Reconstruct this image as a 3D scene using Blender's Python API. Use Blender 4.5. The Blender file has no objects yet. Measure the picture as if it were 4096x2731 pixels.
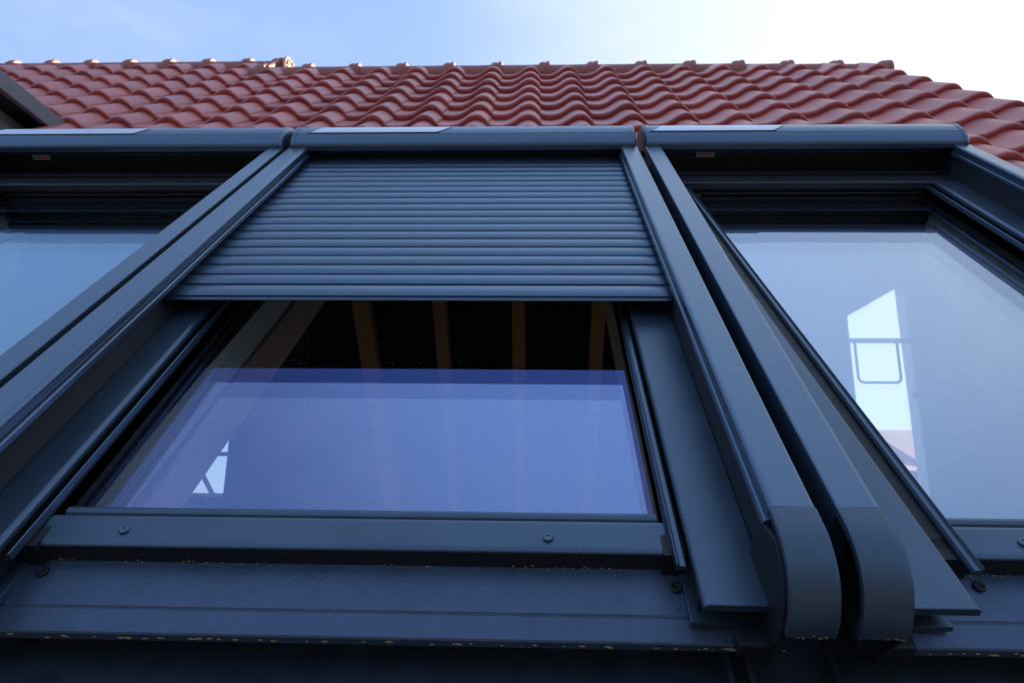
import bpy, bmesh, math, random
from mathutils import Vector, Matrix
random.seed(7)
S = bpy.context.scene
COL = S.collection
R = math.radians
PITCH = R(44)
LIFT = 6.0
ROOF = Matrix.Translation((0, 0, LIFT)) @ Matrix.Rotation(PITCH, 4, 'X')   # roof frame: x along, y up the slope, z out of the roof

# ------------------------------------------------------------------ camera
H = 0.72
cx_ = Vector((0.99944732, 0.03080606, -0.01249172))
cd_ = Vector((0.004778, -0.50499939, -0.86310647))
cf_ = Vector((-0.03289722, 0.86256977, -0.50486748))
cam = bpy.data.cameras.new('camera'); camo = bpy.data.objects.new('camera', cam); COL.objects.link(camo)
m = Matrix(((cx_.x, -cd_.x, -cf_.x, 0), (cx_.y, -cd_.y, -cf_.y, 0), (cx_.z, -cd_.z, -cf_.z, H), (0, 0, 0, 1)))
camo.matrix_world = ROOF @ m
cam.sensor_width = 36; cam.lens = 24.0; cam.clip_start = 0.02; cam.clip_end = 3000
cam.dof.use_dof = True; cam.dof.focus_distance = 1.35; cam.dof.aperture_fstop = 7.1
S.camera = camo
# ------------------------------------------------------------------ light
SUN_EL, SUN_AZ = R(24), R(46)
sd = Vector((math.cos(SUN_EL) * math.sin(SUN_AZ), math.cos(SUN_EL) * math.cos(SUN_AZ), math.sin(SUN_EL)))
sl = bpy.data.lights.new('sun', 'SUN'); sl.energy = 4.0; sl.angle = R(0.53); sl.color = (1, .9, .76)
so = bpy.data.objects.new('sun', sl); COL.objects.link(so); so.rotation_euler = sd.to_track_quat('Z', 'Y').to_euler()
W = bpy.data.worlds.new('World'); S.world = W; W.use_nodes = True
wn = W.node_tree; wn.nodes.clear()
def N(t, typ, **kw):
    n = t.nodes.new(typ)
    for k, v in kw.items():
        if k.startswith('i_'):
            n.inputs[k[2:].replace('_', ' ')].default_value = v
        else: setattr(n, k, v)
    return n
sky = N(wn, 'ShaderNodeTexSky', sky_type='NISHITA', sun_disc=False, sun_elevation=SUN_EL, sun_rotation=SUN_AZ, altitude=100, air_density=1.0, dust_density=0.6, ozone_density=2.2)
bg1 = N(wn, 'ShaderNodeBackground', i_Strength=0.10)
tint = N(wn, 'ShaderNodeMix', data_type='RGBA', blend_type='MULTIPLY'); tint.inputs[0].default_value = 1
tint.inputs[7].default_value = (.80, .93, 1.15, 1)
wn.links.new(sky.outputs[0], tint.inputs[6]); wn.links.new(tint.outputs[2], bg1.inputs[0])
bg2 = N(wn, 'ShaderNodeBackground', i_Strength=.53); bg2.inputs[0].default_value = (.93, .96, 1, 1)
tc = N(wn, 'ShaderNodeTexCoord')
dot = N(wn, 'ShaderNodeVectorMath', operation='DOT_PRODUCT'); dot.inputs[1].default_value = sd
wn.links.new(tc.outputs['Generated'], dot.inputs[0])
mr = N(wn, 'ShaderNodeMapRange', interpolation_type='SMOOTHSTEP'); mr.inputs[1].default_value = .60; mr.inputs[2].default_value = 1.08
mr.inputs[3].default_value = 0; mr.inputs[4].default_value = 1
wn.links.new(dot.outputs['Value'], mr.inputs[0])
cl = N(wn, 'ShaderNodeTexNoise', i_Scale=2.6, i_Detail=9, i_Roughness=.62)
mp = N(wn, 'ShaderNodeMapping'); mp.inputs['Scale'].default_value = (1, 1, 2.4); mp.inputs['Location'].default_value = (3.1, 1.2, .4)
wn.links.new(tc.outputs['Generated'], mp.inputs[0]); wn.links.new(mp.outputs[0], cl.inputs[0])
cr = N(wn, 'ShaderNodeMapRange', interpolation_type='SMOOTHSTEP'); cr.inputs[1].default_value = .48; cr.inputs[2].default_value = .8; cr.inputs[4].default_value = .22
wn.links.new(cl.outputs[0], cr.inputs[0])
ad = N(wn, 'ShaderNodeMath', operation='ADD', use_clamp=True)
wn.links.new(mr.outputs[0], ad.inputs[0]); wn.links.new(cr.outputs[0], ad.inputs[1])
dot2 = N(wn, 'ShaderNodeVectorMath', operation='DOT_PRODUCT'); dot2.inputs[1].default_value = Vector((.12, .342, .94)).normalized()
wn.links.new(tc.outputs['Generated'], dot2.inputs[0])
mr2 = N(wn, 'ShaderNodeMapRange', interpolation_type='SMOOTHSTEP'); mr2.inputs[1].default_value = .83; mr2.inputs[2].default_value = 1.0; mr2.inputs[3].default_value = 0; mr2.inputs[4].default_value = .9
wn.links.new(dot2.outputs['Value'], mr2.inputs[0])
bg3 = N(wn, 'ShaderNodeBackground', i_Strength=1.25); bg3.inputs[0].default_value = (.50, .69, 1, 1)
mx3 = N(wn, 'ShaderNodeMixShader'); wn.links.new(mr2.outputs[0], mx3.inputs[0]); wn.links.new(bg1.outputs[0], mx3.inputs[1]); wn.links.new(bg3.outputs[0], mx3.inputs[2])
hz = N(wn, 'ShaderNodeBackground', i_Strength=.45); hz.inputs[0].default_value = (.44, .63, .98, 1)
mx4 = N(wn, 'ShaderNodeMixShader'); mx4.inputs[0].default_value = .72; wn.links.new(mx3.outputs[0], mx4.inputs[1]); wn.links.new(hz.outputs[0], mx4.inputs[2])
mx = N(wn, 'ShaderNodeMixShader'); wo = N(wn, 'ShaderNodeOutputWorld')
wn.links.new(ad.outputs[0], mx.inputs[0]); wn.links.new(mx4.outputs[0], mx.inputs[1]); wn.links.new(bg2.outputs[0], mx.inputs[2]); wn.links.new(mx.outputs[0], wo.inputs[0])
S.view_settings.view_transform = 'Standard'; S.view_settings.look = 'None'; S.view_settings.gamma = 1
S.view_settings.exposure = 1.27
S.render.engine = 'CYCLES'
S.cycles.max_bounces = 12; S.cycles.transparent_max_bounces = 24; S.cycles.glossy_bounces = 6

# ------------------------------------------------------------------ materials
def mat(name, col, rough=.5, spec=.5, metal=0, bump=0, bscale=60, var=.08, vscale=8, coat=0, specks=None, isl=0):
    M = bpy.data.materials.new(name); M.use_nodes = True; t = M.node_tree; b = t.nodes['Principled BSDF']
    b.inputs['Roughness'].default_value = rough; b.inputs['Metallic'].default_value = metal
    b.inputs['Specular IOR Level'].default_value = spec
    b.inputs['Coat Weight'].default_value = coat; b.inputs['Coat Roughness'].default_value = .15
    c = N(t, 'ShaderNodeTexCoord')
    n1 = N(t, 'ShaderNodeTexNoise', i_Scale=vscale, i_Detail=6, i_Roughness=.6); t.links.new(c.outputs['Object'], n1.inputs[0])
    r = N(t, 'ShaderNodeMapRange'); r.inputs[1].default_value = .3; r.inputs[2].default_value = .7
    r.inputs[3].default_value = 1 - var; r.inputs[4].default_value = 1 + var
    t.links.new(n1.outputs[0], r.inputs[0])
    mul = N(t, 'ShaderNodeVectorMath', operation='SCALE'); mul.inputs[0].default_value = col[:3]
    src = r.outputs[0]
    if isl:
        a = N(t, 'ShaderNodeAttribute', attribute_name='shade')
        mm = N(t, 'ShaderNodeMath', operation='MULTIPLY'); t.links.new(r.outputs[0], mm.inputs[0]); t.links.new(a.outputs['Fac'], mm.inputs[1]); src = mm.outputs[0]
    t.links.new(src, mul.inputs['Scale'])
    out = mul.outputs[0]
    if specks:
        scol, sc, th, dens = specks
        vo = N(t, 'ShaderNodeTexVoronoi', i_Scale=sc); t.links.new(c.outputs['Object'], vo.inputs[0])
        lt = N(t, 'ShaderNodeMath', operation='LESS_THAN'); lt.inputs[1].default_value = th
        t.links.new(vo.outputs['Distance'], lt.inputs[0])
        n2 = N(t, 'ShaderNodeTexNoise', i_Scale=9, i_Detail=4); t.links.new(c.outputs['Object'], n2.inputs[0])
        sep = N(t, 'ShaderNodeSeparateColor'); t.links.new(vo.outputs['Color'], sep.inputs[0])
        g = N(t, 'ShaderNodeMath', operation='LESS_THAN'); t.links.new(sep.outputs[0], g.inputs[0])
        md = N(t, 'ShaderNodeMath', operation='MULTIPLY'); md.inputs[1].default_value = dens; t.links.new(n2.outputs[0], md.inputs[0]); t.links.new(md.outputs[0], g.inputs[1])
        pr = N(t, 'ShaderNodeMath', operation='MULTIPLY'); t.links.new(lt.outputs[0], pr.inputs[0]); t.links.new(g.outputs[0], pr.inputs[1])
        mc = N(t, 'ShaderNodeMix', data_type='RGBA'); t.links.new(pr.outputs[0], mc.inputs[0]); t.links.new(out, mc.inputs[6]); mc.inputs[7].default_value = (*scol, 1)
        out = mc.outputs[2]
    t.links.new(out, b.inputs['Base Color'])
    rr = N(t, 'ShaderNodeMapRange'); rr.inputs[1].default_value = .3; rr.inputs[2].default_value = .7
    rr.inputs[3].default_value = rough * .88; rr.inputs[4].default_value = min(1, rough * 1.12); t.links.new(n1.outputs[0], rr.inputs[0]); t.links.new(rr.outputs[0], b.inputs['Roughness'])
    if bump:
        n3 = N(t, 'ShaderNodeTexNoise', i_Scale=bscale, i_Detail=4); t.links.new(c.outputs['Object'], n3.inputs[0])
        bp = N(t, 'ShaderNodeBump', i_Strength=bump, i_Distance=.002); t.links.new(n3.outputs[0], bp.inputs['Height']); t.links.new(bp.outputs[0], b.inputs['Normal'])
    return M
ANTH = (.068, .108, .158)
M_ALU = mat('anthracite_aluminium', ANTH, .36, .6, .6, .14, 700, .10, 9, specks=((.22, .21, .18), 150, .10, .35))
M_RAIL = mat('anthracite_powder_coat', (.092, .142, .204), .29, .65, .68, .1, 900, .04, 4)
M_CAP = mat('anthracite_plastic', (.064, .098, .138), .44, .5, .5, .25, 500, .06, 12)
M_APRON = mat('anthracite_weathered_sheet', (.070, .108, .170), .42, .55, .55, .3, 160, .14, 22, specks=((.16, .17, .17), 210, .2, .5))
M_DROP = mat('dusty_shade_underside', (.012, .015, .02), .6, .4, 0, .3, 300, .2, 30, specks=((.16, .13, .08), 230, .2, .35))  # near-black base stands in for shade on the drop face; specks are dust
M_BLACK = mat('black_plastic', (.008, .009, .012), .55, .4, 0, .2, 300, .1, 20)
M_HEAD = mat('cavity_shade_bar', (.020, .022, .028), .42, .5, 0, .2, 300, .1, 20)  # colour darkened to carry the cavity shade below the shutter box
M_BOARD = mat('dusty_charcoal_board', (.014, .017, .024), .7, .4, 0, .3, 500, .12, 25, specks=((.12, .11, .09), 190, .13, .2))
M_SLAT = mat('shutter_slat_paint', (.092, .142, .206), .31, .65, .68, .06, 900, .04, 10)
M_RUB = mat('rubber_seal', (.012, .014, .02), .55, .45, 0, .3, 500, .15, 60)
M_DIRT = mat('dried_mud_spots', (.34, .27, .15), .9, .2, 0, .3, 200, .2, 60)
M_TILE = mat('red_engobed_clay', (.48, .102, .084), .42, .6, 0, .12, 260, .10, 14, isl=1)
M_TILE2 = mat('red_clay_ridge', (.36, .11, .08), .5, .45, 0, .2, 200, .12, 14)
M_MORT = mat('pale_terracotta_edge', (.55, .30, .2), .6, .4, 0, .3, 150, .15, 20)
M_CLAD = mat('dark_roof_sheet', (.018, .028, .045), .5, .45, 0, .35, 160, .25, 25, specks=((.12, .12, .09), 210, .17, .25))
M_WHITE = mat('white_lining', (.86, .90, .88), .5, .4, 0, .1, 100, .05, 6)
M_PINE = mat('pine_wood', (.72, .47, .29), .5, .4, 0, .2, 60, .2, 12)
M_RAFT = mat('raw_rafter_wood', (.68, .34, .13), .6, .3, 0, .3, 60, .2, 9)
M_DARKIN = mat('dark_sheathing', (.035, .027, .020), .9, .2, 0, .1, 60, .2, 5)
M_PLAST = mat('grey_white_plaster', (.34, .37, .42), .8, .3, 0, .1, 60, .05, 3)
M_FASC = mat('zinc_fascia', (.16, .175, .19), .5, .4, 0)
M_GREY = mat('grey_fascia_metal', (.17, .19, .21), .45, .5, 0, .15, 160, .12, 8)
M_RENDER = mat('white_render', (.72, .73, .72), .8, .3, 0, .3, 80, .05, 3)
M_GRASS = mat('dark_paving', (.035, .037, .04), .95, .2, 0, .5, 30, .4, 2)
M_PAPER = mat('sticker_paper', (.42, .42, .46), .5, .4, 0, 0, 60, .1, 300)
M_RED = mat('sticker_red', (.85, .12, .06), .5, .4, 0, 0, 60, .1, 300)
M_INK = mat('sticker_ink', (.05, .05, .06), .6, .4)
M_SOLAR = mat('solar_glass', (.50, .56, .68), .10, .9, 0, 0, 60, .02, 4, coat=1)  # pale base carries the sky reflection of the strip
M_PVC = mat('white_window_frame', (.75, .77, .76), .4, .5)
M_BRICK = mat('orange_roof_far', (.55, .22, .12), .7, .3, 0, .3, 8, .15, 1.5)
M_LEAF = mat('dark_leaves', (.04, .08, .025), .8, .3, 0, 0, 60, .4, 6)
M_BARK = mat('bark', (.10, .07, .05), .9, .2)
def glass(name, f0, tintc, trans, dust=0):
    M = bpy.data.materials.new(name); M.use_nodes = True; t = M.node_tree; t.nodes.clear()
    lw = N(t, 'ShaderNodeLayerWeight', i_Blend=.5)
    pw = N(t, 'ShaderNodeMath', operation='POWER'); pw.inputs[1].default_value = 5; t.links.new(lw.outputs['Facing'], pw.inputs[0])
    r = N(t, 'ShaderNodeMapRange'); r.inputs[3].default_value = f0; r.inputs[4].default_value = 1; t.links.new(pw.outputs[0], r.inputs[0])
    g = N(t, 'ShaderNodeBsdfGlossy', i_Roughness=0); g.inputs[0].default_value = (*tintc, 1)
    nz = N(t, 'ShaderNodeTexNoise', i_Scale=1.3, i_Detail=1); co = N(t, 'ShaderNodeTexCoord'); t.links.new(co.outputs['Object'], nz.inputs[0])
    bu = N(t, 'ShaderNodeBump', i_Strength=.10, i_Distance=.01); t.links.new(nz.outputs[0], bu.inputs['Height']); t.links.new(bu.outputs[0], g.inputs['Normal'])
    vo = N(t, 'ShaderNodeTexVoronoi', i_Scale=300); t.links.new(co.outputs['Object'], vo.inputs[0])
    lt = N(t, 'ShaderNodeMath', operation='LESS_THAN'); lt.inputs[1].default_value = .16; t.links.new(vo.outputs['Distance'], lt.inputs[0])
    sp = N(t, 'ShaderNodeSeparateColor'); t.links.new(vo.outputs['Color'], sp.inputs[0])
    nd = N(t, 'ShaderNodeTexNoise', i_Scale=7, i_Detail=3); t.links.new(co.outputs['Object'], nd.inputs[0])
    nm = N(t, 'ShaderNodeMapRange'); nm.inputs[1].default_value = .4; nm.inputs[2].default_value = .75; nm.inputs[4].default_value = .3 * dust; t.links.new(nd.outputs[0], nm.inputs[0])
    l2 = N(t, 'ShaderNodeMath', operation='LESS_THAN'); t.links.new(sp.outputs[0], l2.inputs[0]); t.links.new(nm.outputs[0], l2.inputs[1])
    ms = N(t, 'ShaderNodeMath', operation='MULTIPLY'); t.links.new(lt.outputs[0], ms.inputs[0]); t.links.new(l2.outputs[0], ms.inputs[1])
    df = N(t, 'ShaderNodeBsdfDiffuse'); df.inputs[0].default_value = (.42, .38, .30, 1)
    tr = N(t, 'ShaderNodeBsdfTransparent'); tr.inputs[0].default_value = (*trans, 1)
    mx = N(t, 'ShaderNodeMixShader'); o = N(t, 'ShaderNodeOutputMaterial')
    t.links.new(r.outputs[0], mx.inputs[0]); t.links.new(tr.outputs[0], mx.inputs[1]); t.links.new(g.outputs[0], mx.inputs[2])
    m5 = N(t, 'ShaderNodeMixShader'); t.links.new(ms.outputs[0], m5.inputs[0]); t.links.new(mx.outputs[0], m5.inputs[1]); t.links.new(df.outputs[0], m5.inputs[2]); t.links.new(m5.outputs[0], o.inputs[0])
    return M
G_MID = (glass('outer_pane_glass', .11, (.24, .36, 1.0), (.97, .98, .98), 1), glass('middle_pane_glass', .24, (.52, .66, 1.0), (.96, .97, .96)), glass('inner_pane_glass', .14, (.85, .88, 1.0), (.96, .97, .96)))
G_LEFT = (glass('outer_pane_blue_reflect', .21, (.56, .78, 1.0), (.97, .98, .98), 1), glass('middle_pane_blue_reflect', .32, (.70, .88, 1.0), (.94, .96, .96)), glass('inner_pane_blue_reflect', .10, (.8, .92, 1.0), (.96, .97, .96)))  # outer and middle panes reflect more than the centre ones, tinted blue
G_RIGHT = (glass('outer_pane_pale_reflect', .28, (.64, .78, 1.0), (.97, .98, .98), 1), glass('middle_pane_pale_reflect', .24, (.74, .90, 1.0), (.95, .97, .96)), glass('inner_pane_pale_reflect', .06, (.9, .98, 1.0), (.96, .97, .96)))  # outer pane reflects more than the centre one, with a paler tint
# ------------------------------------------------------------------ mesh helpers (all in roof coordinates)
class MB:
    def __init__(s): s.v = []; s.f = []
    def add(s, vs, fs):
        o = len(s.v); s.v += [tuple(p) for p in vs]; s.f += [tuple(i + o for i in f) for f in fs]; return s
    def box(s, x0, x1, y0, y1, z0, z1):
        return s.add([(x0, y0, z0), (x1, y0, z0), (x1, y1, z0), (x0, y1, z0), (x0, y0, z1), (x1, y0, z1), (x1, y1, z1), (x0, y1, z1)],
                     [(0, 3, 2, 1), (4, 5, 6, 7), (0, 1, 5, 4), (1, 2, 6, 5), (2, 3, 7, 6), (3, 0, 4, 7)])
    def ext_v(s, prof, y0, y1):        # profile (x, z) extruded up the slope
        n = len(prof); vs = [(x, y0, z) for x, z in prof] + [(x, y1, z) for x, z in prof]
        return s.add(vs, [tuple(range(n)), tuple(range(2 * n - 1, n - 1, -1))] + [(i, i + n, (i + 1) % n + n, (i + 1) % n) for i in range(n)])
    def ext_u(s, prof, x0, x1):        # profile (y, z) extruded along the roof
        n = len(prof); vs = [(x0, y, z) for y, z in prof] + [(x1, y, z) for y, z in prof]
        return s.add(vs, [tuple(range(n - 1, -1, -1)), tuple(range(n, 2 * n))] + [(i, (i + 1) % n, (i + 1) % n + n, i + n) for i in range(n)])
    def cyl(s, c, ax, r, h, n=20, r2=None):
        ax = Vector(ax).normalized(); a = ax.orthogonal().normalized(); b = ax.cross(a); c = Vector(c); r2 = r if r2 is None else r2
        vs = [c + a * r * math.cos(2 * math.pi * i / n) + b * r * math.sin(2 * math.pi * i / n) for i in range(n)]
        vs += [c + ax * h + a * r2 * math.cos(2 * math.pi * i / n) + b * r2 * math.sin(2 * math.pi * i / n) for i in range(n)]
        return s.add(vs, [tuple(range(n - 1, -1, -1)), tuple(range(n, 2 * n))] + [(i, (i + 1) % n, (i + 1) % n + n, i + n) for i in range(n)])
    def ring(s, c, ax, r, tr, n=24, k=8):
        ax = Vector(ax).normalized(); a = ax.orthogonal().normalized(); b = ax.cross(a); c = Vector(c); vs = []; fs = []
        for i in range(n):
            d = a * math.cos(2 * math.pi * i / n) + b * math.sin(2 * math.pi * i / n)
            for j in range(k):
                t = 2 * math.pi * j / k; vs.append(c + d * (r + tr * math.cos(t)) + ax * tr * math.sin(t))
        for i in range(n):
            for j in range(k): fs.append((i * k + j, ((i + 1) % n) * k + j, ((i + 1) % n) * k + (j + 1) % k, i * k + (j + 1) % k))
        return s.add(vs, fs)
    def build(s, name, m, parent=None, bevel=0, smooth=0, label=None, kind=None, seg=2):
        me = bpy.data.meshes.new(name); me.from_pydata(s.v, [], s.f)
        bm = bmesh.new(); bm.from_mesh(me); bmesh.ops.recalc_face_normals(bm, faces=bm.faces); bm.to_mesh(me); bm.free()
        me.materials.append(m); o = bpy.data.objects.new(name, me); COL.objects.link(o)
        if smooth:
            me.shade_smooth() if hasattr(me, 'shade_smooth') else None
            try: me.set_sharp_from_angle(angle=R(smooth))
            except Exception: pass
        if smooth and not bevel:
            w_ = o.modifiers.new('wn', 'WEIGHTED_NORMAL'); w_.keep_sharp = True; w_.weight = 80
        if bevel:
            b = o.modifiers.new('bevel', 'BEVEL'); b.width = bevel; b.segments = seg; b.limit_method = 'ANGLE'; b.angle_limit = R(35); b.harden_normals = False
        if parent is not None:
            o.parent = parent
            # geometry was given in roof (or world) coordinates; a root stores its own offset
            if 'off' in OFF.get(parent.name, {}): pass
            base = ROOTOFF.get(root_of(parent).name, Vector((0, 0, 0)))
            me.transform(Matrix.Translation(-base))
        else:
            o.matrix_world = ROOF
        if label: o['label'] = label
        if kind: o['kind'] = kind
        return o
OFF = {}; ROOTOFF = {}
def root_of(o):
    while o.parent is not None: o = o.parent
    return o
def thing(name, label, cat, loc=(0, 0, 0), group=None, world=False):
    o = bpy.data.objects.new(name, None); COL.objects.link(o); o.empty_display_size = .1
    o.matrix_world = (Matrix.Translation(loc)) if world else ROOF @ Matrix.Translation(loc)
    ROOTOFF[o.name] = Vector(loc)
    o['label'] = label; o['category'] = cat
    if group: o['group'] = group
    return o

# ------------------------------------------------------------------ the house: tiled roof, ridge, attic
house = thing('house', 'house with a steep red clay tiled roof above the three dark roof windows', 'house', (0, 3, -.3))
PU, PV = .269, .254
U0 = -.05 - .70 * PU       # left edge of a tile whose crest sits at .70 of the pitch
V0 = 3.8527
W0 = -.126
prof = [(-.06, .016), (0, .006), (.06, .001), (.15, -.001), (.25, 0), (.34, .005), (.42, .014), (.50, .027), (.57, .040), (.63, .048), (.69, .0535), (.75, .0555), (.81, .0535), (.87, .046), (.92, .035), (.965, .023), (1.0, .013)]
TH = .014
tb = MB(); shade = []
def add_tile(i, j):
    ju, jv, jw = random.uniform(-.0015, .0015), random.uniform(-.003, .003), random.uniform(0, .0015)
    x0 = U0 + i * PU + ju; y0 = V0 + j * PV + jv; L = PV + .05; n = len(prof)
    ys = [(.001, -.019), (.0, -.010), (.004, -.003), (.012, .0), (.03, .0003)]      # rounded lip, (dy, dz)
    rows = []
    tw = random.uniform(-.0012, .0012)
    def zt(dy): return .031 * (1 - dy / PV)
    for k, (dy, dz) in enumerate(ys + [(L * .5, 0), (L, 0)]):
        rows.append([(x0 + a * PU, y0 + dy, W0 + b + zt(dy) + dz + jw + tw * a) for a, b in prof])
    under = [(x0 + a * PU, y0 + .004, W0 + b + zt(0) - .030 + jw) for a, b in prof]
    back = [(x0 + a * PU, y0 + .10, W0 + b + zt(.1) - .022 + jw) for a, b in prof]
    rows = [back, under] + rows
    vs = [p for r in rows for p in r]; fs = []
    for r in range(len(rows) - 1):
        for a in range(n - 1): fs.append((r * n + a, r * n + a + 1, (r + 1) * n + a + 1, (r + 1) * n + a))
    # right hand edge: a thin side face turned down
    o = len(vs); last = len(rows) - 1
    for r in range(1, len(rows)):
        x, y, z = rows[r][-1]; vs.append((x + .0012, y, z - (.011 if r > 1 else 0)))
    for r in range(1, last): fs.append((r * n + n - 1, o + r - 1, o + r, (r + 1) * n + n - 1))
    b0 = len(tb.v); tb.add(vs, fs); shade.append((b0, len(tb.v), random.uniform(.86, 1.12)))
for j in range(-8, 7):
    for i in range(-17, 10):
        xc = U0 + (i + .5) * PU; yc = V0 + j * PV
        if j >= 6 and xc > -2.05: continue
        if j < -4 and -2.1 < xc < 1.30: continue
        if xc < -2.7 and j < -1: continue
        add_tile(i, j)
tb.v = [(x + max(0, x - 1.3) * .15 * min(max(0, 5.0 - y), 1.1) , y, z) for x, y, z in tb.v]
roof = tb.build('roof_tiles', M_TILE, house, smooth=50)
at = roof.data.attributes.new('shade', 'FLOAT', 'POINT')
for a, b, s_ in shade:
    for k in range(a, b): at.data[k].value = s_
# half-round ridge tiles, collars
def ridge_tile(x0, x1, v, w, r, mound=1):
    b = MB(); n = 14; rings = []
    st = [(x0, r * 1.0), (x0 + .02, r), ((x0 + x1) / 2, r * 1.0), (x1 - .075, r * 1.03), (x1 - .065, r * 1.20), (x1 - .04, r * 1.30), (x1 - .022, r * 1.22), (x1 - .012, r * 1.34), (x1 + .008, r * 1.33), (x1 + .012, r * 1.15)]
    vs = []; fs = []
    for x, rr in st:
        for k in range(n + 1):
            a = math.pi * (k / n) * 1.25 - math.pi * .25 / 2 - (math.pi / 2 - PITCH) * 0
            vs.append((x + random.uniform(-.001, .001), v - rr * .95 * math.cos(a - .0), w + rr * math.sin(a)))
    m_ = n + 1
    for s_ in range(len(st) - 1):
        for k in range(n): fs.append((s_ * m_ + k, s_ * m_ + k + 1, (s_ + 1) * m_ + k + 1, (s_ + 1) * m_ + k))
    fs.append(tuple(range((len(st) - 1) * m_, len(st) * m_)))
    b.add(vs, fs); return b
RV, RW, RR = 5.37, -.137, .073
def slope_w(u): return -.008 * max(0, u - 1.2)      # the ridge sags a little towards the verge
ridge_x = [-2.02 + .3525 * k for k in range(14)]
p0 = -2.17
for k, x in enumerate(ridge_x[:]):
    ridge_tile(p0, x, RV, RW + slope_w(x), RR).build('ridge_tile', M_TILE2, roof, smooth=40); p0 = x
RV2 = 5.66
p0 = -4.75
for k in range(9):
    x = -4.75 + .315 * (k + 1)
    if k == 8: x = -1.96
    ridge_tile(p0, x - (.03 if k == 8 else 0), RV2, RW + .002, RR).build('ridge_tile', M_TILE2, roof, smooth=40); p0 = x
# pale round end disc closing the upper ridge
b = MB(); n = 20
b.cyl((-1.95, RV2, RW - .01), (1, 0, .08), .115, .022, 24)
for k in range(12):
    a = 2 * math.pi * k / 12; b.cyl((-1.928, RV2 + .075 * math.cos(a), RW + .075 * math.sin(a)), (1, 0, 0), .016, .008, 8)
b.build('ridge_end_disc', M_MORT, roof, bevel=.004)
# verge trim at the step in the ridge
b = MB(); b.box(-2.12, -1.99, RV + .02, RV2 - .03, -.15, -.075); b.box(-2.02, -1.99, RV + .0, RV2 + .02, -.17, -.05); b.build('verge_trim', M_TILE2, roof, bevel=.01)
b = MB(); b.box(2.60, 2.62, 1.0, 5.30, -.28, -.19); b.build('verge_board', M_GREY, roof, bevel=.004)
# dark underlay right under the tiles with openings for the roof windows
WINS = [(-2.03, -.880), (-.862, .350), (.3755, 1.470)]
OPEN = [(a + .08, c - .08) for a, c in WINS]
OV0, OV1 = .66, 2.28
b = MB(); T0, T1 = -.32, -.160
b.box(-6, 2.66, OV1, 5.36, T0, T1); b.box(-6, 2.66, -1.6, OV0, T0, T1 - .004)
xs = [-6] + [x for o_ in OPEN for x in o_] + [2.66]
for k in range(0, len(xs), 2): b.box(xs[k], xs[k + 1], OV0, OV1, T0, T1 - .002)
b.build('roof_deck', M_DARKIN, house)
b = MB()
b.box(-2.08, -1.99, 5.3, 5.62, -.20, -.15); b.box(-6, -2.0, 5.36, 5.66, -.3, -.145)
b.build('roof_deck', M_DARKIN, house)
# attic in roof coordinates through a world -> roof conversion
inv = Matrix.Rotation(-PITCH, 3, 'X')
def wl(x, y, z): return tuple(inv @ Vector((x, y, z)))       # world (without the lift) to roof frame
def wbox(b, x0, x1, y0, y1, z0, z1):
    o = len(b.v); MBt = MB().box(x0, x1, y0, y1, z0, z1); b.add([wl(*p) for p in MBt.v], MBt.f)
def wpoly(b, pts):                                            # convex solid given as two loops
    n = len(pts) // 2; b.add([wl(*p) for p in pts], [tuple(range(n - 1, -1, -1)), tuple(range(n, 2 * n))] + [(i, (i + 1) % n, (i + 1) % n + n, i + n) for i in range(n)])
RY, RZ = 3.95, 3.50
tp = math.tan(PITCH)
def sl_z(y, d=0): return RZ - .22 - d - (y - RY) * tp
b = MB()
wpoly(b, [(-2.7, RY, sl_z(RY)), (1.2, RY, sl_z(RY)), (1.2, RY, sl_z(RY) + .06), (-2.7, RY, sl_z(RY) + .06),
          (-2.7, 9.0, sl_z(9)), (1.2, 9.0, sl_z(9)), (1.2, 9.0, sl_z(9) + .06), (-2.7, 9.0, sl_z(9) + .06)])
b.build('roof_sheathing', M_DARKIN, house)
for xr in (-1.46, -.80, -.135, .54):
    b = MB(); w_ = .055 if xr > -1.4 else .075
    wpoly(b, [(xr - w_, RY - .1, sl_z(RY - .1, .16)), (xr + w_, RY - .1, sl_z(RY - .1, .16)), (xr + w_, RY - .1, sl_z(RY - .1, .004)), (xr - w_, RY - .1, sl_z(RY - .1, .004)),
              (xr - w_, 8.9, sl_z(8.9, .16)), (xr + w_, 8.9, sl_z(8.9, .16)), (xr + w_, 8.9, sl_z(8.9, .004)), (xr - w_, 8.9, sl_z(8.9, .004))])
    b.build('rafter', M_RAFT, house, bevel=.004)
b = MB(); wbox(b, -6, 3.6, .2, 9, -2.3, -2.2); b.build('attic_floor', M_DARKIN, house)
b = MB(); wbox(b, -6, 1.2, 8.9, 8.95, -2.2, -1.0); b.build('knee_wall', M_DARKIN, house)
# wall across the left of the attic with a bright window
b = MB()
def wall_hole(b, x0, x1, z0, z1, hx0, hx1, hz0, hz1, y=5.0, t=.12):
    wbox(b, x0, hx0, y, y + t, z0, z1); wbox(b, hx1, x1, y, y + t, z0, z1)
    wbox(b, hx0, hx1, y, y + t, z0, hz0); wbox(b, hx0, hx1, y, y + t, hz1, z1)
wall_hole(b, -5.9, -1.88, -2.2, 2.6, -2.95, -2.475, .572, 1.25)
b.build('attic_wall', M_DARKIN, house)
b = MB(); wbox(b, -2.95, -2.475, 4.98, 5.06, .572, .60); b.build('attic_window_sill', M_PVC, house)
b = MB(); wbox(b, -2.95, -2.475, 4.99, 5.05, .895, .925)
b.build('attic_window_bar', M_GREY, house)
b = MB(); p = [(-2.70, .80), (-2.665, .80), (-2.53, .59), (-2.565, .59)]
wpoly(b, [(x, 4.96, z) for x, z in p] + [(x, 4.985, z) for x, z in p]); b.build('window_stay', M_PVC, house)
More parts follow.
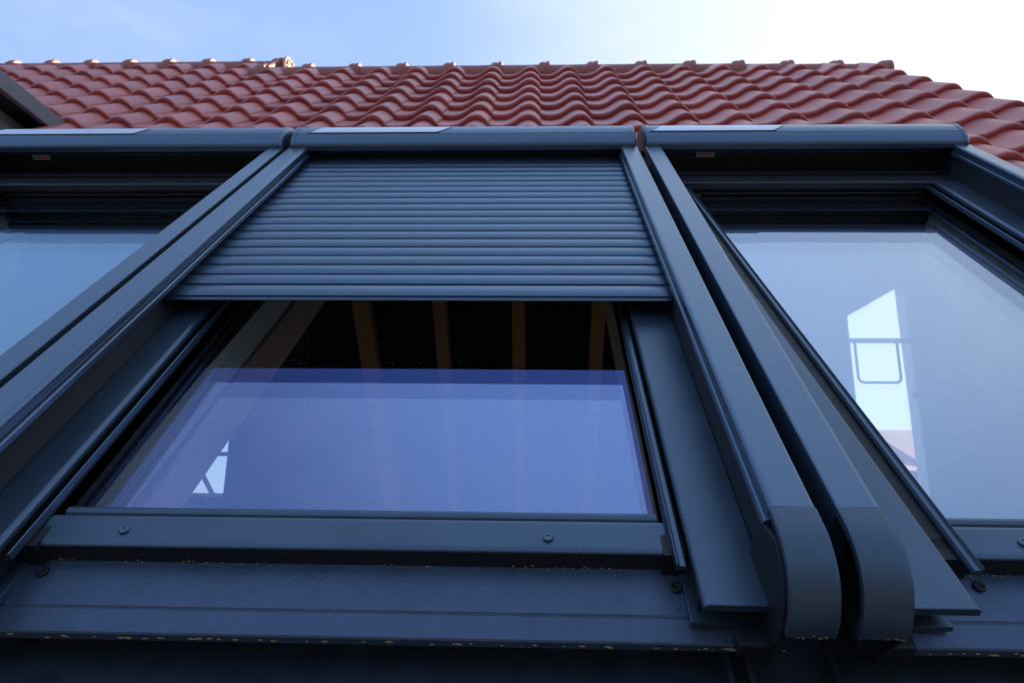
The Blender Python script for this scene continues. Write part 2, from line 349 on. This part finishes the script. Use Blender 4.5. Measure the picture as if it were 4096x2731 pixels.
# white room behind the right hand window
b = MB()
hx0, hx1, hz0 = 2.575, 3.06, .35
y, t = 5.0, .14
wbox(b, 1.31, hx0, y, y + t, -2.2, 2.7); wbox(b, hx1, 4.4, y, y + t, -2.2, 2.7); wbox(b, hx0, hx1, y, y + t, -2.2, hz0)
p = [(hx0, 2.085), (hx1, 2.362), (hx1, 2.7), (hx0, 2.7)]
wpoly(b, [(x, y, z) for x, z in p] + [(x, y + t, z) for x, z in p])
b.build('gable_wall', M_PLAST, house)
b = MB(); wbox(b, 1.2, 1.3, 4.9, 7.9, -2.2, 2.2)
b.build('partition_wall', M_PLAST, house)
b = MB(); wbox(b, 4.4, 4.5, .3, 5.1, -2.2, 2.7); b.build('side_wall', M_PLAST, house)
b = MB(); wbox(b, 1.2, 4.5, 3.2, 5.14, 2.7, 2.76); b.build('ceiling', M_PLAST, house)  # added to keep direct sun out of the room
b = MB(); wbox(b, hx0, hx1, 4.99, 5.03, 1.862, 1.895); b.build('window_transom', M_GREY, house)
b = MB()
fx0, fx1, fz0, fz1, r_ = 2.612, 2.95, 1.53, 1.862, .045
path = [(fx0, fz1)] + [(fx0 + r_ - r_ * math.cos(a), fz0 + r_ - r_ * math.sin(a)) for a in [R(k * 15) for k in range(7)]] + [(fx1 - r_ + r_ * math.sin(a), fz0 + r_ - r_ * math.cos(a)) for a in [R(k * 15) for k in range(7)]] + [(fx1, fz1)]
for (xa, za), (xb, zb) in zip(path, path[1:]):
    d = Vector((xb - xa, 0, zb - za)); 
    if d.length < 1e-5: continue
    A = Vector(wl(xa, 5.0, za)); Bv = Vector(wl(xb, 5.0, zb)); b.cyl(A, Bv - A, .011, (Bv - A).length, 8)
b.build('window_handle_frame', M_GREY, house, smooth=40)
b = MB(); wbox(b, 3.02, 3.06, 4.98, 5.0, 1.40, 1.45); b.build('window_latch', M_GREY, house, bevel=.005)
# outer walls of the house
b = MB(); wbox(b, -6, 2.6, -1.0, -.8, -LIFT, -1.75); wbox(b, -6, -5.9, -.8, 9, -LIFT, -1.5); wbox(b, 2.45, 2.6, -.8, .25, -LIFT, -1.5)
b.build('outer_wall', M_RENDER, house)

# ------------------------------------------------------------------ metal sheet under the windows
sheet = thing('metal_roof_panel', 'dark dusty metal roof sheet with low standing seams below the window flashings', 'roof sheet', (0, .3, -.12))
b = MB(); b.box(-2.3, 1.9, -1.0, .655, -.20, -.150); b.build('sheet', M_CLAD, sheet)
for xs_ in (.267, .295, .409):
    b = MB(); b.ext_v([(xs_ - .004, -.150), (xs_ - .004, -.134), (xs_, -.130), (xs_ + .004, -.134), (xs_ + .004, -.150)], -1.0, .62); b.build('standing_seam', M_CLAD, sheet)

# ------------------------------------------------------------------ roof windows and shutters
def screw(parent, u, v, w, r=.0075, m=M_RUB):
    b = MB(); b.ring((u, v, w + .001), (0, -.03, 1), r, r * .42); b.cyl((u, v, w - .001), (0, 0, 1), r * .8, .0025, 16)
    b.build('screw', m, parent, smooth=60)
def roof_window(uL, uR, label, dL, dR, kind_pos):
    """dL/dR: (cover start, cover end, rib1 end, rib2 end) distances from the outer edge of the shutter rails"""
    t = thing('roof_window', label, 'roof window', ((uL + uR) / 2, .65, 0), 'three roof windows side by side')
    zc = .012
    VB, VT = .570, 2.30
    # flat covers at both sides, rounded inner edge
    for side, d in ((1, dL), (-1, dR)):
        e = uL if side == 1 else uR
        def X(a): return e + side * a
        c0, c1, r1, r2 = d
        bb, bt = (.054, .033) if (kind_pos == 'C' and side == 1) else (.052, .0495)
        b = MB(); pr_ = [(X(bb + .0005), zc - .013), (X(bb + .0005), zc - .001), (X(c1 - .007), zc), (X(c1 - .003), zc - .0015), (X(c1), zc - .005), (X(c1), zc - .013)]
        b.ext_v(pr_, VB, VT + .05); b.build('side_cover', M_ALU, t, bevel=.0015)
        b = MB(); b.ext_v([(X(bb + .0015), -.034), (X(bb + .0015), zc - .0135), (X(c1 - .003), zc - .0135), (X(c1 - .003), -.034)], VB + .028, VT); b.build('cover_filler', M_BLACK, t)
        b = MB(); b.box(min(X(c0 - .012), X(c1 + .004)), max(X(c0 - .012), X(c1 + .004)), VB + .022, VB + .2, -.060, -.050)
        b.build('side_flashing', M_ALU, t, bevel=.001)
        r0 = max(c1 + .004, r1 - .014); shear_from = len(bpy.data.objects)
        b = MB(); b.box(min(X(c1 + .001), X(r1 + .0012)), max(X(c1 + .001), X(r1 + .0012)), .69, VT, -.05, -.0145); b.build('groove_shade', M_BLACK, t)  # black block stands in for the shade inside the recess
        # sash with two fine ribs
        zr = -.004
        b = MB(); b.ext_v([(X(r0), zr - .0085), (X(r0), zr - .005), (X(r0 + .003), zr - .001), (X(r1 - .004), zr - .001), (X(r1 - .001), zr + .003), (X(r1 + .0005), zr + .0022), (X(r1 + .001), zr - .009), (X(r0), zr - .009)], .645, VT)
        b.build('sash_trim', M_ALU, t)
        b = MB(); b.ext_v([(X(r1 + .0015), zr - .009), (X(r1 + .0015), zr - .004), (X(r2 - .005), zr - .003), (X(r2 - .001), zr + .003), (X(r2), zr + .001), (X(r2), zr - .001), (X(r2 - .001), zr - .004), (X(r1 + .004), zr - .009)], .665, VT)
        b = MB(); b.box(min(X(r1 + .001), X(r1 + .004)), max(X(r1 + .001), X(r1 + .004)), .68, VT, -.0372, zr - .0095); b.build('gasket', M_BLACK, t)
        b.build('sash_trim', M_ALU, t)
        # ragged dark brush seal under the ribs' cut ends
        b = MB(); b.box(min(X(c1), X(r2)), max(X(c1), X(r2)), .672, .71, -.052, -.0145); b.build('foam_seal', M_BLACK, t)
        # board closing the side between cover and shutter rail
        b = MB(); b.ext_v([(X(bb - .006), -.035), (X(bt - .006), .070), (X(bt - .002), .0712), (X(bt), .069), (X(bb), .0), (X(bb), -.035)], .60, 2.36)
        b.build('side_board', M_BOARD, t)
        b = MB(); b.box(min(X(.012), X(bb - .001)), max(X(.012), X(bb - .001)), 2.36, 2.50, -.04, .094); b.build('box_bracket', M_BLACK, t)
        b = MB(); b.box(min(X(c0 - .01), X(c0 + .03)), max(X(c0 - .01), X(c0 + .03)), .545, .572, -.055, -.03); b.build('clip', M_BLACK, t, bevel=.004)
        # white lining and pine frame seen through the glass
        a, c = X(r2 - .045), X(r2 - .087)
        if kind_pos == 'L' and side == 1: a, c = X(r2 - .105), X(r2 - .14)
        gx0, gx1 = min(a, c), max(a, c)
        def lbox(z0, z1, g):
            tp_ = .072 if side == 1 else 0
            q0, q1 = gx0 - g, gx1 + g
            return MB().add([(q0, .70, z0), (q1 - .008 * (side == 1), .70, z0), (q1 + tp_, 2.27, z0), (q0, 2.27, z0), (q0, .70, z1), (q1 - .008 * (side == 1), .70, z1), (q1 + tp_, 2.27, z1), (q0, 2.27, z1)],
                     [(0, 3, 2, 1), (4, 5, 6, 7), (0, 1, 5, 4), (1, 2, 6, 5), (2, 3, 7, 6), (3, 0, 4, 7)])
        lbox(-.0955, -.083, 0).build('inner_sash', M_RUB, t)
        lbox(-.176, -.096, .002).build('inner_lining', M_WHITE, t)
        lbox(-.304, -.193, .001).build('pine_frame', M_PINE, t)
        # warm edge spacers between the panes
        a, c = X(r2 - .019), X(r2 - .045)
        gx0, gx1 = min(a, c), max(a, c)
        b = MB(); b.box(gx0, gx1, .70, 2.29, -.0565, -.0435); b.box(gx0 - .002, gx1 + .002, .70, 2.29, -.0775, -.0625); b.build('pane_spacer', M_RUB, t)
    gl, gr = uL + dL[3], uR - dR[3]
    # sill bar: bead + screwed bar, then the drop face
    b = MB(); b.ext_u([(.757, -.0365), (.757, -.024), (.754, -.0175), (.748, -.0155), (.742, -.0175), (.739, -.022), (.739, -.0365)], gl - .001, gr + .001); b.build('glazing_bead', M_ALU, t, bevel=.001)
    sl_, sr_ = gl - .012, gr + .010
    b = MB(); b.ext_u([(.7385, -.024), (.7345, -.0160), (.727, -.014), (.687, -.0160), (.6815, -.0175), (.679, -.0195), (.6783, -.022), (.7385, -.028)], sl_, sr_); b.build('sill_bar', M_ALU, t, smooth=30)
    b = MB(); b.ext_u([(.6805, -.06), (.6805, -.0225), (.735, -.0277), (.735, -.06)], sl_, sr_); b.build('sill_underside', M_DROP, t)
    n_sc = [(.125, .704), (.82, .701)] if kind_pos != 'L' else [(.5, .702)]
    for f_, v_ in n_sc:
        screw(t, gl + (gr - gl) * f_, v_, -.0145, .0052, M_RAIL)
    # head bar
    b = MB(); b.ext_u([(2.35, .012), (2.280, .012), (2.276, .009), (2.276, -.011), (2.29, -.014), (2.295, -.024), (2.284, -.027), (2.284, -.032), (2.295, -.034), (2.35, -.034)], uL + .066, uR - .066)
    b.build('head_bar', M_HEAD, t, bevel=.0012)
    b = MB(); b.box(uL + .06, uR - .06, 2.362, 2.40, .0, .018); b.build('head_rail', M_BLACK, t, bevel=.003)
    # three panes
    for g_, (z, mm) in enumerate(zip((-.0375, -.0575, -.0795), {'C': G_MID, 'L': G_LEFT, 'R': G_RIGHT}[kind_pos])):
        e_ = .020 if g_ == 0 else .014
        b = MB(); b.add([(gl - e_ - .01, .70, z), (gr + e_ + .01, .70, z), (gr + e_ + .01, 2.34, z), (gl - e_ - .01, 2.34, z)], [(0, 1, 2, 3)])
        b.build('pane', mm, t)
    b = MB(); b.box(gl - .02, gr + .02, 2.293, 2.33, -.0565, -.0435); b.box(gl - .02, gr + .02, 2.29, 2.33, -.0775, -.0625)
    b.build('head_spacer', M_RUB, t)
    b = MB(); b.box(gl - .04, gr + .04, 2.29, 2.33, -.30, -.083); b.build('head_lining', M_DARKIN, t)  # lining coloured dark in place of shade at the window head
    # apron
    ap = [(.76, -.049), (.72, -.050), (.685, -.052), (.675, -.054), (.612, -.0625), (.610, -.0648), (.609, -.0648), (.6065, -.063), (.578, -.0725), (.576, -.075), (.5755, -.086), (.581, -.0905), (.64, -.0905), (.76, -.0905)]
    al, ar = uL + .055, uR - .049
    b = MB(); b.ext_u(ap, al + .033, ar - .0335); b.build('apron', M_APRON, t, bevel=.0008)
    for x0, x1 in ((ar - .0325, ar), (al, al + .032)):
        b = MB(); b.ext_u([(y_, z_ + .0012) for y_, z_ in ap], x0, x1); b.build('apron_end', M_APRON, t, bevel=.0008)
    screw(t, uL + (.155 if kind_pos != 'R' else .2385), .661, -.0545, .0062); screw(t, uR - .152, .652, -.056, .0062)
    # dried mud spots along the drip edge and rim of the sill
    b = MB(); x = al + .03
    while x < ar - .02:
        x += random.choice((.012, .02, .03, .045)) * random.uniform(.6, 1.4)
        rr = random.uniform(.0018, .0055) * random.choice((.5, .8, 1)); zz = -.0805 + random.uniform(-.0025, .002)
        n = 10
        cen = (x, .5753, zz)
        for _ in range(random.choice((1, 1, 2))):
            cc = (x + random.uniform(-1, 1) * rr * 1.5, .5753, zz + random.uniform(-.0008, .0008)); vs = [(cc[0], .5743, cc[2])]
            for k in range(n):
                a = 2 * math.pi * k / n; q = rr * random.uniform(.7, 1.2); vs.append((cc[0] + q * 1.3 * math.cos(a), .5754, cc[2] + q * .5 * math.sin(a)))
            b.add(vs, [(0, k + 1, (k + 1) % n + 1) for k in range(n)])
    x = sl_
    while x < sr_:
        x += random.uniform(.002, .012); rr = random.uniform(.0004, .0012); y_ = .680 - random.uniform(0, .004); z_ = -.0515 + random.uniform(0, .003)
        if random.random() < .35 + .3 * math.sin(x * 23): b.add([(x, y_ - .001, z_), (x + rr * 3, y_, z_ + rr * .5), (x + rr, y_ + .001, z_ + rr), (x - rr, y_, z_ + rr * .6)], [(0, 1, 2, 3)])
    b.build('mud_spots', M_DIRT, t, kind='stuff')
    if kind_pos == 'R':     # this window sits very slightly out of parallel with its shutter
        for o in t.children:
            if o.name.split('.')[0] in ('side_cover', 'cover_filler', 'groove_shade', 'sash_trim', 'gasket', 'pane', 'pane_spacer', 'inner_sash', 'inner_lining', 'pine_frame'):
                bx_ = ROOTOFF[t.name]
                for v in o.data.vertices:
                    if v.co.x + bx_.x < .72 and v.co.x + bx_.x > uL + .10: v.co.x -= .046 * (v.co.y + bx_.y - .75)
    return t

def end_cap(parent, e, side):
    outer = [(.6378, .1112), (.620, .1114), (.603, .1108), (.588, .1085), (.5755, .1050), (.564, .1003), (.5535, .0945), (.5440, .0870), (.5355, .0775), (.5285, .0665), (.5225, .0550), (.5185, .0430), (.5172, .0320), (.5178, .0215)]
    def shell(pts, th): 
        out = []
        for i, (y_, z_) in enumerate(pts):
            a = pts[max(0, i - 1)]; c = pts[min(len(pts) - 1, i + 1)]; d = Vector((c[0] - a[0], c[1] - a[1])).normalized()
            out.append((y_ - d.y * th, z_ + d.x * th))
        return out
    inn = [(y_ + (.6378 - y_) * 0 + .0, z_) for y_, z_ in outer]
    inn = shell(outer, .022)
    def X(a): return e + side * a
    b = MB(); x0, x1 = sorted((X(0), X(.0565)))
    n = len(outer)
    rows = []
    sec = [(0, 0.5), (0, .06), (.0015, .012), (.006, 0), (.048, 0), (.0545, .03), (.0570, .12), (.0570, .5), (.0500, .9), (.0500, 2.2)]
    vs = []; 
    for i in range(n):
        o_, q = outer[i], inn[i]
        for a, f_ in sec: vs.append((X(a), o_[0] + (q[0] - o_[0]) * f_, o_[1] + (q[1] - o_[1]) * f_))
    m_ = len(sec); fs = []
    for i in range(n - 1):
        for k in range(m_ - 1): fs.append((i * m_ + k, i * m_ + k + 1, (i + 1) * m_ + k + 1, (i + 1) * m_ + k))
        fs.append((i * m_ + m_ - 1, i * m_, (i + 1) * m_, (i + 1) * m_ + m_ - 1))
    fs.append(tuple(range(m_))); fs.append(tuple(range((n - 1) * m_, n * m_)))
    b.add(vs, fs)
    cap = b.build('rail_end_cap', M_CAP, parent, smooth=35)
    b = MB()
    for k in range(9):
        x = X(random.uniform(.006, .052)); z = .0225 + abs(random.gauss(0, .004)); q = random.uniform(.0005, .0016); y_ = .5166
        b.add([(x - q * 1.6, y_, z), (x, y_ - .0006, z - q * .7), (x + q * 1.4, y_, z + q * .2), (x, y_ - .0004, z + q * .8)], [(0, 1, 2, 3)])
    b.build('mud_spots', M_DIRT, cap, kind='stuff')
    # curved inner cheek of the cap and its foot
    b = MB(); poly = [(.66, -.02), (.66, .074), (.6378, .082)] + [(y_ + .010, z_ - .012) for y_, z_ in outer[3:]] + [(.529, .000), (.540, -.030), (.548, -.070), (.575, -.085), (.60, -.05)]
    n = len(poly); xa, xb = X(.0520), X(.0605)
    b.add([(xa, y_, z_) for y_, z_ in poly] + [(xb, y_, z_) for y_, z_ in poly], [tuple(range(n)), tuple(range(2 * n - 1, n - 1, -1))] + [(i, (i + 1) % n, (i + 1) % n + n, i + n) for i in range(n)])
    b.build('cap_cheek', M_BLACK, parent, bevel=.0015)

def box_profile():
    return [(2.372, .098), (2.3705, .112), (2.3725, .1185), (2.378, .1265), (2.388, .1345), (2.400, .141), (2.4115, .1458), (2.4130, .1448), (2.4145, .1470), (2.428, .1510), (2.445, .1540), (2.462, .1552), (2.485, .1525), (2.53, .140), (2.60, .10), (2.60, -.05), (2.455, -.05), (2.452, .060), (2.440, .088), (2.410, .092)]
def shutter(uL, uR, label, down, solar, wL=.068, wR=.0575):
    t = thing('roller_shutter', label, 'roller shutter', ((uL + uR) / 2, 2.4, .1), 'roller shutters mounted over the roof windows')
    P_ = box_profile()
    b = MB(); b.ext_u(P_, uL + .022, uR - .022); bx = b.build('shutter_box', M_RAIL, t, smooth=28)
    b = MB(); b.ext_u([(2.44, .0885), (2.41, .0912), (2.408, .082), (2.411, .0815), (2.44, .0835)], uL + .07, uR - .07); b.build('box_lip', M_BLACK, bx)
    b = MB(); b.box(uL + .06, uR - .06, 2.4498, 2.4512, -.02, .082); b.build('box_shade_panel', M_BLACK, bx)  # added black panel stands in for shade under the box
    def fat(k): return [(y_ + (y_ - 2.50) * k * .4, z_ + max(0, z_ - .05) * k) for y_, z_ in P_]
    for xs_ in ((uL + .001, uL + .0225), (uR - .0225, uR - .001)):
        out = xs_[0] if xs_[0] < (uL + uR) / 2 else xs_[1]; inn_ = xs_[1] if out == xs_[0] else xs_[0]
        b = MB(); n = len(P_); rings = []
        for x, k in ((inn_, .014), (out + (inn_ - out) * .45, .014), (out + (inn_ - out) * .25, -.03), (out + (inn_ - out) * .08, -.12), (out, -.26)): rings.append([(x, y_, z_) for y_, z_ in fat(k)])
        vs = [p for r in rings for p in r]; fs = [tuple(range(n)), tuple(range(5 * n - 1, 4 * n - 1, -1))]
        for r in range(4):
            for i in range(n): fs.append((r * n + i, r * n + (i + 1) % n, (r + 1) * n + (i + 1) % n, (r + 1) * n + i))
        b.add(vs, fs); b.build('box_end_cap', M_RAIL, bx, smooth=30)
    # solar strip lying on the box top
    s0, s1 = solar
    top = [(2.4175, .1487), (2.428, .1515), (2.445, .1545), (2.459, .1556)]
    b = MB(); n = len(top); sk = [.010, .007, .003, 0]
    vs = []
    for i, (y_, z_) in enumerate(top): vs += [(s0 + i * .012, y_, z_ + .0022), (s1 + i * .016, y_, z_ + .0022), (s0 + i * .012, y_, z_ - .003), (s1 + i * .016, y_, z_ - .003)]
    fs = []
    for i in range(n - 1):
        a = i * 4; fs += [(a, a + 1, a + 5, a + 4), (a + 2, a + 6, a + 7, a + 3), (a, a + 4, a + 6, a + 2), (a + 1, a + 3, a + 7, a + 5)]
    fs += [(0, 2, 3, 1), (4 * n - 4, 4 * n - 3, 4 * n - 1, 4 * n - 2)]
    b.add(vs, fs); b.build('solar_strip', M_SOLAR, bx, smooth=30)
    b = MB(); b.ext_u([(2.4155, .1475), (2.4165, .1502), (2.4178, .1505), (2.4178, .1475)], s0 - .01, s1 + .01); b.build('strip_trim', M_BLACK, bx)
    # guide rails
    for side, e, wd in ((1, uL, wL), (-1, uR, wR)):
        k = wd / .0575
        sec = [(0, .0), (0, .1065), (.0012, .1095), (.004, .1105), (.049, .1115), (.0535, .1105), (.0568, .107), (.0575, .102), (.0575, .0945), (.0535, .0925), (.0535, .0885), (.0590, .087), (.0605, .0845), (.0605, .0765), (.0575, .0750), (.0575, .0725), (.030, .0715), (.030, .0)]
        b = MB(); b.ext_v([(e + side * a * k, z) for a, z in sec], .6382, 2.335); rl = b.build('guide_rail', M_RAIL, t, bevel=.0009, seg=2)
        b = MB(); b.ext_v([(e + side * a * k, z * .9975) for a, z in sec], 2.3362, 2.3700); b.build('rail_joint', M_RAIL, rl, smooth=22)
        end_cap(rl, e, side)
    # sticker under the box
    if not down:
        sx = uL + .20 if uL > 0 else uL + .19
        b = MB(); b.box(sx - .004, sx + .060, 2.4486, 2.4496, .050, .0695)
        st = b.build('sticker', M_PAPER, bx)
        b = MB(); b.box(sx + .026, sx + .050, 2.4474, 2.4484, .053, .059); b.build('sticker_bar', M_RED, bx)
        b = MB(); 
        for k in range(4): b.box(sx + .003 + k * .0055, sx + .006 + k * .0055, 2.4474, 2.4484, .0545, .0585)
        for k in range(3): b.box(sx + .004, sx + .046 - k * .004, 2.4474, 2.4484, .0612 + k * .0022, .0618 + k * .0022)
        b.build('sticker_print', M_INK, bx)
    else:
        # curtain of convex slats
        x0, x1 = uL + .036, uR - .052
        b = MB(); pitch = .0548; v0 = down; n_s = int((2.452 - v0) / pitch) + 1
        for k in range(n_s):
            y0 = v0 + k * pitch + (.004 if k else 0); L = pitch - .0030 + (.0 if k else .004)
            jt = random.uniform(-.0003, .0003)
            pts = []
            for q in range(9):
                f_ = q / 8; pts.append((y0 + L * f_, .0535 + jt + .0085 * math.sin(math.pi * (f_ * .90 + .10)) ** .62 + .0008 * f_))
            pts += [(y0 + L, .0495), (y0, .0495)]
            b.ext_u(pts, x0, x1)
        cur = b.build('slat_curtain', M_SLAT, t, smooth=40)
        b = MB(); b.box(x0 + .002, x1 - .002, v0 + .004, 2.449, .0475, .0492); b.build('groove_backing', M_BLACK, cur)
        b = MB(); b.ext_u([(v0 - .0105, .0495), (v0 - .0105, .0515), (v0 - .0005, .054), (v0 + .01, .054), (v0 + .01, .0495)], x0 + .001, x1 - .004); b.build('bottom_seal', M_ALU, cur)
    return t

DR = (.066, .139, .157, .169)
roof_window(*WINS[1], 'centre roof window, its upper part hidden behind the half lowered grey slatted shutter', (.070, .1235, .136, .1524), DR, 'C')
roof_window(*WINS[0], 'left roof window, cut by the photo edge, with a blue sky reflection and its shutter rolled up', DR, DR, 'L')
roof_window(*WINS[2], 'right roof window reflecting pale sky, bright gable opening with a rounded bar visible through its glass', (.066, .1645, .2153, .2221), DR, 'R')
shutter(*WINS[1], 'centre grey roller shutter lowered halfway, its ribbed slats showing between two rails', 1.3287, (-.79, -.345))
shutter(*WINS[0], 'left roller shutter fully rolled up into its box beneath the ridge, at the photo edge', None, (-1.95, -1.43), .0575, .052)
shutter(*WINS[2], 'right roller shutter fully rolled up, box end rounded off next to bare red tiles', None, (.405, .815), .0555, .057)

# ------------------------------------------------------------------ dormer at the left edge
dm = thing('dormer', 'flat roofed dormer with a grey metal fascia standing on the tiles at the far left', 'dormer', (-2.9, 3.0, 0))
A = Vector((-2.45, 3.49, .02)); dv = Vector((0, -math.cos(PITCH), math.sin(PITCH))); up = Vector((0, math.sin(PITCH), math.cos(PITCH)))
def dbox(b, x0, x1, a0, a1, h0, h1):     # a: distance out of the roof (horizontal), h: height (vertical)
    vs = []
    for (x, a, h) in ((x0, a0, h0), (x1, a0, h0), (x1, a1, h0), (x0, a1, h0), (x0, a0, h1), (x1, a0, h1), (x1, a1, h1), (x0, a1, h1)):
        p = Vector((x, A.y, A.z)) + dv * a + up * h; vs.append(p)
    b.add(vs, [(0, 3, 2, 1), (4, 5, 6, 7), (0, 1, 5, 4), (1, 2, 6, 5), (2, 3, 7, 6), (3, 0, 4, 7)])
b = MB(); dbox(b, -2.48, -2.45, -.3, .46, -.085, .0); b.build('fascia', M_FASC, dm, bevel=.003)
b = MB(); dbox(b, -4.4, -2.482, -.3, .455, -.06, -.01); b.build('flat_roof', M_BLACK, dm)
b = MB(); dbox(b, -4.4, -2.62, -.6, .42, -1.2, -.062); b.build('dormer_wall', mat('cool_grey_render', (.42, .48, .52), .8, .3, 0, .2, 80, .08, 3), dm)
b = MB(); dbox(b, -2.62, -2.605, -.2, .42, -1.1, -.22); b.build('side_cladding', M_PVC, dm)

# ------------------------------------------------------------------ ground and the place behind the house
g = bpy.data.meshes.new('ground'); g.from_pydata([(-1500, -1500, 0), (1500, -1500, 0), (1500, 1500, 0), (-1500, 1500, 0)], [], [(0, 1, 2, 3)]); g.materials.append(M_GRASS)
go = bpy.data.objects.new('ground', g); COL.objects.link(go); go['kind'] = 'structure'
def wbuild(b, name, m, parent, **k): return b.build(name, m, parent, **k)
nb = thing('neighbour_house', 'pale neighbouring house with an orange roof glimpsed through the right window', 'house', (10.5, 19, 0), world=True)
b = MB(); b.box(6.9, 12.5, 16.0, 21.0, 0, LIFT + 1.5); wbuild(b, 'wall', M_RENDER, nb)
b = MB(); b.ext_u([(15.6, LIFT + 1.45), (18.5, LIFT + 2.0 + .35), (21.4, LIFT + 1.45), (21.4, LIFT + 1.38), (15.6, LIFT + 1.38)], 6.7, 9.1); b.ext_u([(15.6, LIFT + 1.45), (18.5, LIFT + 2.7), (21.4, LIFT + 1.45), (21.4, LIFT + 1.38), (15.6, LIFT + 1.38)], 9.11, 12.7); wbuild(b, 'roof', M_BRICK, nb)
tr = thing('garden_tree', 'small dark leafy tree in front of the pale neighbouring house', 'tree', (8.9, 13.0, 0), world=True)
b = MB(); b.cyl((8.9, 13.0, 0), (0, 0, 1), .12, 5.6, 10, .04); wbuild(b, 'trunk', M_BARK, tr)
b = MB()
for k in range(900):
    c = Vector((8.9, 13, LIFT - .1)) + Vector((random.gauss(0, .45), random.gauss(0, .45), random.gauss(0, .4)))
    a = Vector((random.uniform(-1, 1), random.uniform(-1, 1), random.uniform(-1, 1))).normalized() * .09; q = a.orthogonal().normalized() * .04
    b.add([c - a, c + q, c + a, c - q], [(0, 1, 2, 3)])
wbuild(b, 'crown', M_LEAF, tr)

op = thing('unseen_shade_house', 'unseen grey brick house added behind the viewer to darken reflections', 'house', (0, -13, 0), world=True)  # unseen, added so the down-slope faces reflect something dark
b = MB(); b.box(-11, 11, -15, -9, 0, LIFT + 2.6); b.build('wall', mat('grey_brick', (.10, .095, .09), .85, .3, 0, .4, 40, .2, 6), op)
b = MB(); b.ext_u([(-8.5, LIFT + 2.5), (-12, LIFT + 5.6), (-15.5, LIFT + 2.5), (-15.5, LIFT + 2.4), (-8.5, LIFT + 2.4)], -11.5, 11.5); b.build('roof', mat('dark_slate', (.05, .052, .058), .6, .4, 0, .4, 40, .2, 6), op)
for k in range(5):
    b = MB(); b.box(-9 + 4 * k, -7.6 + 4 * k, -8.995, -8.96, LIFT - 1.2, LIFT + .3); f = b.build('window', M_PVC, op)
    b = MB(); b.box(-8.9 + 4 * k, -7.7 + 4 * k, -8.958, -8.95, LIFT - 1.1, LIFT + .2); b.build('pane', mat('dark_window', (.02, .025, .03), .1, .6), f)
